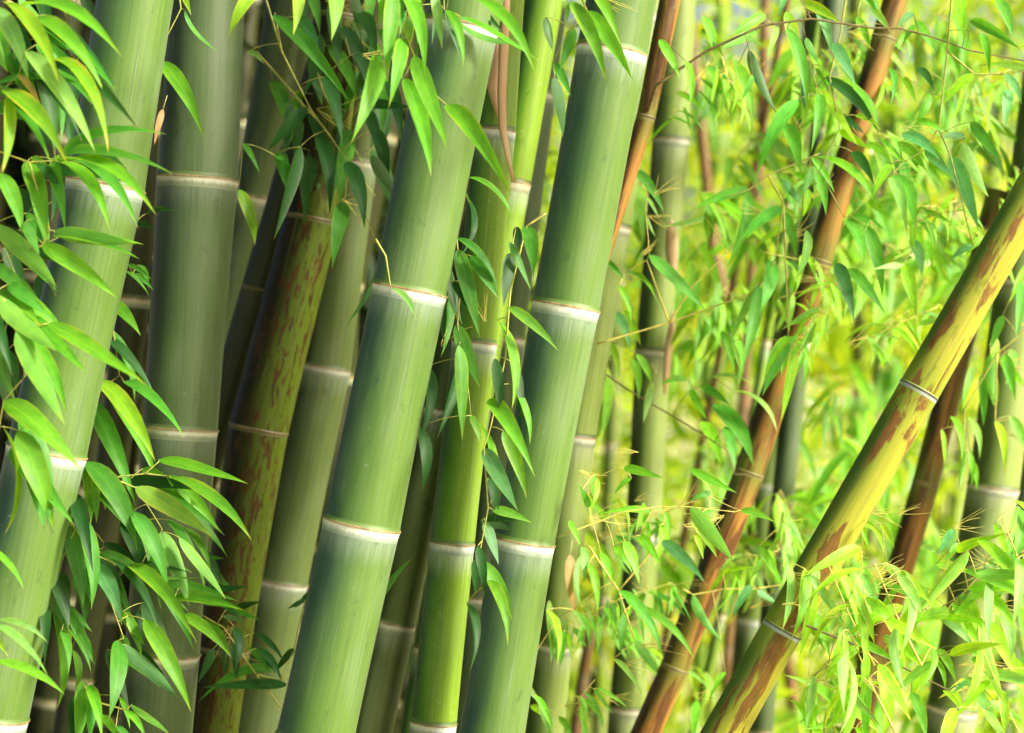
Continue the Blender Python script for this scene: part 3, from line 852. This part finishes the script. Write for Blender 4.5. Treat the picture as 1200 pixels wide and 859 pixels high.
dk = [(x, y, x + lr.gauss(6, 16), y + lr.uniform(48, 95), lr.uniform(14, 24), lr.choice('dddg')) for x, y in
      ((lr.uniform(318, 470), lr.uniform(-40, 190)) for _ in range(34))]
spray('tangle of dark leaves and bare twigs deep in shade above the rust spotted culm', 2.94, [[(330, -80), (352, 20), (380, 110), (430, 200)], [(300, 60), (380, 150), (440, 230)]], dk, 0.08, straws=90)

# --- between the thick culm and the grass-green one
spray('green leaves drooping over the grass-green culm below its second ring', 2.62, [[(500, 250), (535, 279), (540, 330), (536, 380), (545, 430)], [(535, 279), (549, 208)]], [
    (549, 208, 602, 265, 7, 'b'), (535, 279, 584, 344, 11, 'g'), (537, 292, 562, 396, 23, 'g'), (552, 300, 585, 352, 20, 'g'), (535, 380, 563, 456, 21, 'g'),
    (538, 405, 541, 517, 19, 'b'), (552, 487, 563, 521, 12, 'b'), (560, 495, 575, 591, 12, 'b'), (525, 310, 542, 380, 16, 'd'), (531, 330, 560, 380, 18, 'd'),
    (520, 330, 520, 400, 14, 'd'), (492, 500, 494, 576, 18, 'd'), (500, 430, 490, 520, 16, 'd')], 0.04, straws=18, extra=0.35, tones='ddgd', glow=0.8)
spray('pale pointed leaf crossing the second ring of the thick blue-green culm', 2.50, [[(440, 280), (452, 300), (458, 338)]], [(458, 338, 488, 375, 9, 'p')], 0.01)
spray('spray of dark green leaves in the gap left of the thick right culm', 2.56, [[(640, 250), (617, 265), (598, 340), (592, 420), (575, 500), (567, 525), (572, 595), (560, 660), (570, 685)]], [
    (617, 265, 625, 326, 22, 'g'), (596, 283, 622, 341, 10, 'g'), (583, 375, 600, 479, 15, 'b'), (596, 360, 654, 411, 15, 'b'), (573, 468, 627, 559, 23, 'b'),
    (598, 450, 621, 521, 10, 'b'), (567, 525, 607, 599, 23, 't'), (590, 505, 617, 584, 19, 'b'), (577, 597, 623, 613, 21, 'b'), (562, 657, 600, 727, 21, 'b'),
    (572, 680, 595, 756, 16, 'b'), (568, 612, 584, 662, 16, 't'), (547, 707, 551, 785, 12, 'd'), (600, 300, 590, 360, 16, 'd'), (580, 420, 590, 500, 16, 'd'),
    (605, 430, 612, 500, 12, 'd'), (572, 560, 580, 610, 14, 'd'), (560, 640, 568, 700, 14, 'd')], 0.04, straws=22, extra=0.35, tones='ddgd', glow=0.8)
spray('narrow pale leaf standing up beside the lower thick culm', 2.70, [[(440, 720), (446, 708)]], [(446, 708, 484, 654, 9, 't')], 0.01)
spray('green leaves dangling over the top ring of the thick right culm', 2.50, [[(700, -70), (680, -5), (688, 13), (670, 33)], [(680, -5), (660, -10)]], [
    (658, -6, 663, 28, 11, 'p'), (669, 2, 711, 98, 21, 'b'), (688, 13, 742, 95, 23, 'b'), (695, -12, 727, 53, 17, 'b'), (672, 33, 656, 83, 19, 'g'),
    (648, 73, 669, 114, 15, 'g'), (720, -20, 726, 8, 8, 'p'), (640, 20, 648, 60, 12, 'd'), (650, 90, 660, 160, 16, 'd')], 0.03, straws=10)

# --- branches that grow from a culm
bpy.context.view_layer.update()
spray('', 2.80, [[(757, 137, 0.06), (769, 100), (826, 61), (893, 30), (950, 22), (1023, 33), (1053, 33), (1092, 43), (1136, 59), (1204, 72)]], [
    (824, 19, 838, 72, 17, 'b'), (897, 18, 856, 43, 17, 'b'), (773, 46, 797, 93, 15, 'b'), (803, 71, 809, 127, 14, 'b'), (878, 59, 912, 135, 17, 'd'),
    (882, 88, 868, 118, 9, 'g'), (921, -14, 911, 21, 20, 't'), (922, 33, 945, 126, 20, 'g'), (935, 117, 886, 211, 23, 'g'), (922, 145, 938, 203, 24, 'g'),
    (912, 32, 899, 70, 10, 'b'), (873, 42, 895, 55, 11, 'p'), (957, 4, 973, 62, 24, 't'), (944, 44, 960, 75, 20, 'g'), (1070, 15, 1051, 33, 14, 't'),
    (1073, 24, 1096, 64, 17, 'b'), (1138, 23, 1196, 58, 17, 'g'), (945, 75, 943, 131, 15, 'd'), (960, 110, 950, 180, 18, 'g')], 0.05, 'wood', parent=CU['K'], glow=1.2, extra=0.4, tones='bbyv', r_main=0.0022, straws=60)
spray('', 3.06, [[(700, 432), (746, 463), (798, 493), (834, 516), (851, 527), (861, 556), (876, 556)]], [
    (765, 447, 754, 496, 12, 'p'), (805, 445, 773, 452, 12, 'b'), (822, 453, 856, 476, 24, 'g'), (836, 474, 883, 546, 30, 'g'), (809, 457, 828, 492, 14, 'b'),
    (850, 500, 861, 551, 18, 'g'), (834, 443, 880, 450, 7, 'p'), (857, 457, 911, 506, 7, 'p'), (746, 415, 763, 450, 17, 'b'), (719, 365, 738, 412, 21, 't'),
    (740, 420, 748, 470, 14, 'b'), (715, 400, 726, 450, 12, 'y')], 0.05, 'wood', parent=CU['N'], glow=1.2, extra=0.2, tones='bbyv', r_main=0.0016, straws=40)
spray('', 2.70, [[(925, 735), (940, 731), (970, 743), (1016, 761), (1068, 787), (1112, 809)]], [
    (957, 665, 949, 712, 22, 'p'), (951, 718, 972, 771, 19, 'b'), (1012, 776, 1016, 812, 14, 't'), (970, 781, 1016, 830, 10, 'b'), (1068, 811, 1085, 868, 19, 'b'),
    (1049, 752, 1093, 793, 17, 'v'), (1136, 798, 1116, 813, 20, 't'), (1105, 809, 1127, 834, 9, 'y'), (1160, 822, 1202, 846, 16, 'b'), (948, 800, 950, 868, 10, 'v'),
    (995, 835, 938, 854, 12, 'v')], 0.06, 'wood', parent=CU['O'], glow=1.2, extra=1.2, tones='vvyb', r_main=0.0024, straws=90)
spray('', 2.60, [[(652, 630, 0.04), (672, 622), (700, 612), (730, 600), (770, 594), (810, 594), (862, 600)]], [
    (731, 548, 778, 561, 15, 'b'), (809, 594, 860, 658, 25, 'b'), (763, 600, 706, 602, 11, 'b'), (780, 600, 784, 631, 13, 'b'), (732, 634, 749, 685, 19, 'b'),
    (750, 627, 775, 662, 17, 'b'), (704, 648, 719, 685, 14, 'b'), (834, 577, 807, 588, 14, 'g'), (809, 550, 864, 578, 14, 'b'), (868, 598, 908, 612, 16, 'b'),
    (815, 627, 824, 656, 10, 'y'), (690, 595, 676, 566, 12, 'g'), (667, 610, 680, 640, 10, 'b'), (740, 560, 720, 580, 8, 'b'), (700, 560, 692, 600, 8, 'y')], 0.07, 'straw', parent=CU['J'], glow=1.15, extra=0.4, tones='bbvy', r_main=0.0012, straws=90)

# --- sprays right of the clump
spray('green leaves fanning out in the yellow blur right of the upright culm', 2.90, [[(960, 180), (900, 205), (878, 222), (850, 232)], [(900, 205), (918, 238), (908, 305), (890, 334)], [(918, 238), (924, 400)]], [
    (878, 222, 811, 246, 17, 'g'), (876, 227, 850, 316, 19, 'g'), (916, 243, 866, 284, 20, 'g'), (918, 210, 941, 242, 17, 't'), (916, 247, 933, 303, 19, 'g'),
    (905, 307, 890, 368, 27, 'g'), (889, 335, 870, 433, 23, 'g'), (924, 401, 893, 465, 21, 'g'), (845, 388, 861, 439, 13, 'b'), (930, 409, 914, 496, 16, 'y'),
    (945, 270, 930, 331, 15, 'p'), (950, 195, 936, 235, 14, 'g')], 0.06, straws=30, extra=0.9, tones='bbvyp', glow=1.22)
spray('slender yellow twig with few leaves crossing the upright culm', 2.95, [[(700, 403), (784, 378), (874, 346), (890, 336)], [(784, 378), (812, 335), (851, 298)], [(784, 378), (758, 305)]], [
    (744, 199, 778, 249, 16, 'g'), (759, 231, 773, 257, 6, 'p'), (757, 252, 769, 278, 6, 'p'), (826, 254, 778, 265, 10, 'y'), (761, 299, 828, 366, 20, 'g'),
    (713, 306, 732, 328, 15, 'g'), (735, 320, 770, 355, 8, 'b'), (725, 335, 740, 380, 12, 'b')], 0.06, 'straw', straws=34)
spray('leafy twig hanging in front of the foot of the upright culm', 2.88, [[(690, 640), (725, 692), (744, 751), (719, 772)], [(725, 692), (775, 634)]], [
    (775, 634, 826, 683, 20, 't'), (725, 692, 777, 773, 17, 'g'), (744, 751, 771, 791, 19, 'g'), (731, 720, 727, 768, 14, 'g'), (719, 772, 754, 819, 9, 'p'),
    (690, 660, 700, 720, 12, 'b'), (672, 715, 690, 745, 8, 'p'), (640, 715, 652, 780, 10, 'y'), (655, 725, 652, 780, 10, 'b'), (628, 815, 648, 860, 10, 'b'), (655, 840, 672, 868, 14, 'b')], 0.07, 'straw', straws=60, extra=0.9, tones='bbvyp', glow=1.22)
spray('few green leaves over the lower orange-brown culm', 2.96, [[(800, 690), (812, 697), (850, 690), (885, 690)], [(885, 690), (925, 684)]], [
    (812, 697, 849, 754, 15, 'g'), (881, 686, 858, 725, 19, 't'), (887, 692, 913, 708, 17, 't'), (925, 684, 948, 723, 19, 'v'), (920, 615, 940, 637, 17, 't'),
    (847, 672, 886, 665, 8, 'v'), (850, 788, 833, 819, 10, 'b'), (817, 822, 813, 868, 15, 'b'), (890, 640, 920, 690, 14, 'b')], 0.07, 'straw', straws=40, extra=0.2, tones='bbvyp', glow=1.22)
spray('thick cluster of green leaves before the upper orange-brown culm', 2.84, [[(1000, -60), (985, 40), (972, 90), (984, 150), (960, 200), (990, 255)]], [
    (976, 50, 1003, 101, 23, 't'), (968, 91, 1030, 156, 19, 'd'), (979, 91, 1029, 158, 8, 'b'), (981, 135, 1014, 158, 20, 'd'), (984, 152, 1021, 176, 14, 'v'),
    (955, 184, 1029, 244, 15, 'b'), (999, 178, 1025, 218, 19, 'd'), (960, 205, 968, 253, 15, 'g'), (988, 258, 1012, 312, 19, 'g'), (998, 253, 1037, 269, 15, 'g'),
    (1014, 264, 1034, 349, 23, 'g'), (981, 308, 1001, 376, 23, 'd'), (995, 315, 1037, 368, 19, 'g'), (1014, -5, 1028, 16, 17, 'g'), (1004, 20, 1020, 60, 14, 'b')], 0.07, straws=46, extra=0.9, tones='bbvyp', glow=1.22)
spray('hanging spray of blue-green leaves above the leaning yellow culm', 2.80, [[(1120, -60), (1110, 60), (1100, 150), (1085, 175), (1060, 190)], [(1110, 60), (1142, 87), (1180, 87), (1210, 80)], [(1100, 150), (1114, 183), (1140, 288)]], [
    (1126, -15, 1130, 49, 21, 'v'), (1169, -2, 1186, 45, 21, 'g'), (1075, 80, 1095, 108, 17, 'd'), (1140, 87, 1105, 123, 19, 'v'), (1203, 82, 1153, 75, 13, 'v'),
    (1177, 87, 1197, 123, 27, 't'), (1182, 105, 1177, 151, 25, 't'), (1138, 143, 1175, 191, 19, 'g'), (1131, 161, 1101, 163, 13, 't'), (1057, 157, 1102, 188, 27, 't'),
    (1042, 80, 1043, 126, 11, 'g'), (1048, 205, 1073, 272, 27, 'g'), (1058, 188, 1062, 236, 19, 'g'), (1085, 175, 1118, 209, 19, 't'), (1114, 183, 1147, 271, 27, 't'),
    (1068, 280, 1080, 325, 21, 't'), (1140, 288, 1112, 307, 21, 't'), (1058, 311, 1023, 316, 10, 'p'), (1060, 309, 1074, 371, 25, 'v'), (1150, 40, 1160, 90, 14, 'b'), (1090, 110, 1070, 150, 14, 'b')], 0.08, straws=110, extra=0.9, tones='bbvyp', glow=1.22)
spray('drooping leaves in front of the wide pale culm at the right edge', 3.05, [[(1210, 380), (1168, 415), (1130, 480), (1130, 530)], [(1168, 415), (1166, 495), (1185, 490)]], [
    (1103, 503, 1106, 546, 8, 'y'), (1114, 488, 1127, 541, 12, 'b'), (1130, 528, 1125, 573, 10, 'b'), (1166, 493, 1177, 557, 15, 'y'), (1184, 488, 1204, 536, 19, 'b'),
    (1160, 415, 1165, 476, 18, 'b'), (1178, 415, 1190, 470, 18, 'g'), (1150, 440, 1152, 500, 14, 'g'), (1195, 330, 1190, 400, 16, 'g'), (1140, 430, 1128, 480, 12, 'b'),
    (1175, 370, 1160, 410, 16, 'g')], 0.06, straws=40, extra=0.9, tones='bbvyp', glow=1.22)
spray('bright yellow-green leaves filling the bottom right corner', 2.72, [[(1215, 640), (1160, 660), (1128, 696), (1090, 720), (1040, 660)], [(1128, 696), (1153, 728), (1165, 760)], [(1040, 660), (1000, 668)]], [
    (1038, 661, 1093, 692, 17, 'v'), (1097, 661, 1142, 673, 15, 'y'), (1153, 662, 1198, 676, 19, 't'), (1166, 613, 1182, 653, 15, 'v'), (1118, 620, 1099, 651, 23, 't'),
    (1198, 598, 1180, 672, 22, 'b'), (1014, 613, 1036, 649, 6, 'v'), (999, 668, 1025, 753, 25, 'v'), (1121, 720, 1055, 734, 21, 'v'), (1127, 696, 1150, 753, 21, 'v'),
    (1153, 728, 1196, 807, 27, 'v'), (1180, 683, 1160, 723, 19, 'b'), (1085, 690, 1070, 740, 14, 'b'), (1185, 770, 1205, 830, 20, 'v'), (1050, 690, 1030, 720, 12, 'b'),
    (1100, 760, 1120, 800, 14, 'b'), (1140, 770, 1165, 800, 18, 'g')], 0.09, straws=150, extra=0.9, tones='bbvyp', glow=1.22)

# --- pale lime sprays standing before the culm bases at the lower right
for i, lb in enumerate(['lime spray fanning at the right edge below the wide pale culm', 'lime spray low under the dark branch of the leaning yellow culm',
                        'pale leafy twig at the bottom edge right of the yellow culm', 'yellow-green spray crossing the short brown culm low down',
                        'lime leaves before the foot of the wide pale culm', 'loose pale spray in the very corner at the bottom right',
                        'long thin lime leaves between the yellow culm and the brown culm']):
    x, y = [(1190, 640), (1010, 770), (970, 830), (1040, 690), (1120, 700), (1170, 800), (985, 690)][i]
    lv = []
    for j in range(12):
        a = lr.gauss(1.2, 0.75)
        l2 = lr.uniform(50, 105)
        bx, by = x + lr.gauss(0, 34), y + lr.gauss(0, 32)
        lv.append((bx, by, bx + l2 * math.cos(a), by + l2 * math.sin(a), lr.uniform(10, 21), lr.choice('vvvypb')))
    spray(lb, lr.uniform(2.5, 2.85), [[(x + 40, y + 90), (x + 10, y + 30), (x - 15, y - 30)]], lv, 0.08, 'straw', 'lime sprays low on the right', straws=40, glow=1.2)

KINDS = [('yellow-green', 'yyvbv'), ('pale', 'ppvyv'), ('fresh green', 'bbbvg')]
HANG = [('drooping right', 0.45), ('drooping left', -0.45), ('hanging straight', 0.0)]
# --- smaller sprays farther back among the blur on the right
reg = [('small blurred spray in the foliage above the leaning yellow culm', (860, 1210, -20, 330), 28),
       ('small blurred spray between the upright culm and the orange-brown culm', (700, 900, 0, 700), 15),
       ('small blurred spray in the foliage below the leaning yellow culm', (900, 1210, 560, 860), 26),
       ('small blurred spray between the orange-brown culm and the yellow culm', (930, 1080, 330, 640), 9)]
for lb, (x0, x1, y0, y1), n in reg:
    for i in range(n):
        d = lr.uniform(3.3, 4.8)
        x, y = lr.uniform(x0, x1), lr.uniform(y0, y1)
        a = lr.uniform(-0.7, 0.7)
        ln = lr.uniform(50, 110)
        (kn, kt), (hn, hm) = lr.choice(KINDS), lr.choice(HANG)
        pth = [(x, y), (x + ln * math.sin(a) * 0.5, y + ln * 0.25), (x + ln * math.sin(a), y + ln * 0.7)]
        lv = []
        for j in range(lr.randint(8, 13)):
            t = lr.random()
            bx = x + ln * math.sin(a) * t + lr.uniform(-18, 18)
            by = y + ln * 0.7 * t + lr.uniform(-14, 14)
            aa = lr.gauss(hm, 0.4)
            l2 = lr.uniform(42, 82)
            lv.append((bx, by, bx + l2 * math.sin(aa), by + l2 * math.cos(aa), lr.uniform(8, 18), lr.choice(kt)))
        spray(lb.replace('small blurred', 'small blurred ' + kn).replace('spray', 'spray ' + hn), d, [pth], lv, 0.08, 'straw', 'blurred sprays on the right', straws=16)

# fine, thin-leaved twigs between
for lb, (x0, x1, y0, y1), n in [('wispy thin-leaved twig in front of the orange-brown culm', (820, 1010, 10, 480), 9),
                                ('wispy thin-leaved twig above the leaning yellow culm', (1000, 1200, 0, 380), 14),
                                ('wispy thin-leaved twig before the upright green culm', (690, 790, 330, 800), 7),
                                ('wispy thin-leaved twig between the leaning brown and yellow culms', (880, 960, 560, 850), 3)]:
    for i in range(n):
        d = lr.uniform(2.85, 3.5)
        x, y = lr.uniform(x0, x1), lr.uniform(y0, y1)
        a = lr.uniform(-1.3, 1.3)
        ln = lr.uniform(50, 120)
        (kn, kt), (hn, hm) = lr.choice(KINDS), lr.choice(HANG)
        lv = []
        for j in range(lr.randint(9, 14)):
            t = lr.random()
            bx = x + ln * math.sin(a) * t + lr.uniform(-9, 9)
            by = y + ln * math.cos(a) * 0.6 * t + lr.uniform(-9, 9)
            aa = lr.gauss(hm, 0.4)
            l2 = lr.uniform(26, 58)
            lv.append((bx, by, bx + l2 * math.sin(aa), by + l2 * math.cos(aa), lr.uniform(4, 10), lr.choice(kt)))
        spray(lb.replace('wispy', 'wispy ' + kn).replace('twig', 'twig ' + hn), d, [[(x, y), (x + ln * math.sin(a) * 0.5, y + ln * 0.27 * math.cos(a)), (x + ln * math.sin(a), y + ln * 0.6 * math.cos(a))]], lv, 0.07, 'straw',
              'wispy twigs on the right', straws=26, r_main=0.001, glow=1.15)

# --- dry sheaths and dead leaves
def sheath(label, pts, depth, cat='dry sheath', name='dry_sheath'):
    """pts: (x, y, width, depth shift): a papery strip with curled edges."""
    V, Fa = [], []
    loc = at(pts[0][0], pts[0][1], depth)
    for i, (x, y, w, dz) in enumerate(pts):
        for k in range(5):
            s = (k - 2) / 2
            V.append(at(x + s * w / 2, y, depth + dz + 0.25 * w / F * depth * s * s) - loc)
    for i in range(len(pts) - 1):
        for k in range(4):
            Fa.append((i * 5 + k, i * 5 + k + 1, (i + 1) * 5 + k + 1, (i + 1) * 5 + k))
    o = bpy.data.objects.new(name, mesh_from(name, V, Fa, M['sheath']))
    md = o.modifiers.new("thick", 'SOLIDIFY')
    md.thickness = 0.0006
    link(o)
    o.location = loc
    o['label'] = label
    o['category'] = cat
    o['group'] = 'dry papery sheaths'
    return o


sheath('tan papery sheath hanging down beside the thick blue-green culm', [(594, -40, 8, 0), (593, 10, 9, 0), (590, 60, 11, 0.005), (588, 110, 10, 0.005), (589, 150, 9, 0), (595, 182, 6, -0.005), (602, 214, 4, 0)], 2.69)
sheath('pale pinkish torn sheath end behind the tan strip', [(583, 40, 6, 0), (580, 70, 12, 0), (577, 100, 14, 0.004), (580, 120, 8, 0.004), (583, 136, 2, 0)], 2.72)
def dead_leaf(label, bx, by, tx, ty, w, d):
    B, T = at(bx, by, d), at(tx, ty, d - 0.01)
    root = empty('dead_leaf', B, label, 'dead leaf', 'dead leaves')
    place_leaf(root, B, T, w / F * d, 'k', 0.2)
    o = bpy.data.objects.new("stalk", twig_mesh([[B + Vector((0.004, 0.01, 0.02)), B]], [], B, M['straw'], 0.0005, name="stalk"))
    link(o, root)


dead_leaf('orange dead leaf hanging beside the pale low culm', 668, 650, 675, 726, 17, 2.93)
sheath('pale orange sheath on the upright green culm', [(787, 258, 3, 0), (787, 272, 13, 0), (787, 295, 15, 0.003), (788, 312, 11, 0), (790, 326, 2, 0)], 3.42)
sheath('narrow tan sheath strip lower on the upright green culm', [(789, 365, 3, 0), (787, 385, 8, 0), (783, 410, 9, 0), (781, 440, 8, 0), (779, 462, 2, 0)], 3.42)
dead_leaf('curled brown dead leaf between the two leftmost culms', 191, 128, 181, 170, 9, 2.72)

# ------------------------------------------------------------------ foliage masses
def leaf_mass(name, n, box, mat, length, width, clump=14, droop=0.6, clumpr=0.16, keep=None):
    """box: (x0, x1, d0, d1, z0, z1), with x in metres per metre of distance; leaves gathered in small fans."""
    x0, x1, d0, d1, z0, z1 = box
    nc = n // clump
    dd = np.sqrt(rng.uniform(d0 ** 2, d1 ** 2, nc))
    xx = rng.uniform(x0, x1, nc) * dd
    zz = rng.uniform(z0, z1, nc)
    cen = np.stack([xx, dd, zz], 1)
    if keep is not None:
        cen = cen[keep(cen)]
    nc = len(cen)
    c = np.repeat(cen, clump, 0) + rng.normal(0, clumpr, (nc * clump, 3))
    n = len(c)
    hd = np.repeat(rng.uniform(0, 2 * np.pi, nc), clump) + rng.normal(0, 0.9, n)
    pit = rng.normal(-droop, 0.5, n)
    d = np.stack([np.cos(hd) * np.cos(pit), np.sin(hd) * np.cos(pit), np.sin(pit)], 1)
    r = rng.normal(size=(n, 3))
    s = np.cross(d, r)
    s /= np.linalg.norm(s, axis=1)[:, None]
    nn = np.cross(s, d)
    L = rng.uniform(0.7, 1.3, n)[:, None] * length
    w = rng.uniform(0.7, 1.2, n)[:, None] * width * 0.5
    V = np.stack([c, c + d * L * 0.3 + s * w, c + d * L * 0.3 - s * w, c + d * L * 0.68 + s * w * 0.7 - nn * L * 0.04,
                  c + d * L * 0.68 - s * w * 0.7 - nn * L * 0.04, c + d * L - nn * L * 0.12], 1).reshape(-1, 3)
    b = (np.arange(n) * 6)[:, None]
    tri = np.array([[0, 2, 1], [1, 2, 4], [1, 4, 3], [3, 4, 5]])
    Fc = (b[:, None, :] + tri[None]).reshape(-1, 3)
    me = bpy.data.meshes.new(name)
    me.vertices.add(len(V))
    me.vertices.foreach_set("co", V.astype(np.float32).ravel())
    me.loops.add(len(Fc) * 3)
    me.loops.foreach_set("vertex_index", Fc.astype(np.int32).ravel())
    me.polygons.add(len(Fc))
    me.polygons.foreach_set("loop_start", (np.arange(len(Fc)) * 3).astype(np.int32))
    me.update(calc_edges=True)
    me.validate()
    me.materials.append(mat)
    o = bpy.data.objects.new(name, me)
    C.objects.link(o)
    o['kind'] = 'stuff'
    return o


o = leaf_mass('sunlit_bamboo_foliage', 16000, (-0.06, 0.31, 5.0, 9.5, 0.1, 2.9), M['mass'], 0.13, 0.021)
o['label'] = 'bright yellow-green bamboo foliage blurred behind the right half'
o['category'] = 'foliage'
o = leaf_mass('far_bamboo_foliage', 15000, (-0.45, 0.40, 10, 20, 0.0, 9.0), M['mass'], 0.24, 0.045, clumpr=0.4)
o['label'] = 'far yellow-green thicket closing the view'
o['category'] = 'foliage'
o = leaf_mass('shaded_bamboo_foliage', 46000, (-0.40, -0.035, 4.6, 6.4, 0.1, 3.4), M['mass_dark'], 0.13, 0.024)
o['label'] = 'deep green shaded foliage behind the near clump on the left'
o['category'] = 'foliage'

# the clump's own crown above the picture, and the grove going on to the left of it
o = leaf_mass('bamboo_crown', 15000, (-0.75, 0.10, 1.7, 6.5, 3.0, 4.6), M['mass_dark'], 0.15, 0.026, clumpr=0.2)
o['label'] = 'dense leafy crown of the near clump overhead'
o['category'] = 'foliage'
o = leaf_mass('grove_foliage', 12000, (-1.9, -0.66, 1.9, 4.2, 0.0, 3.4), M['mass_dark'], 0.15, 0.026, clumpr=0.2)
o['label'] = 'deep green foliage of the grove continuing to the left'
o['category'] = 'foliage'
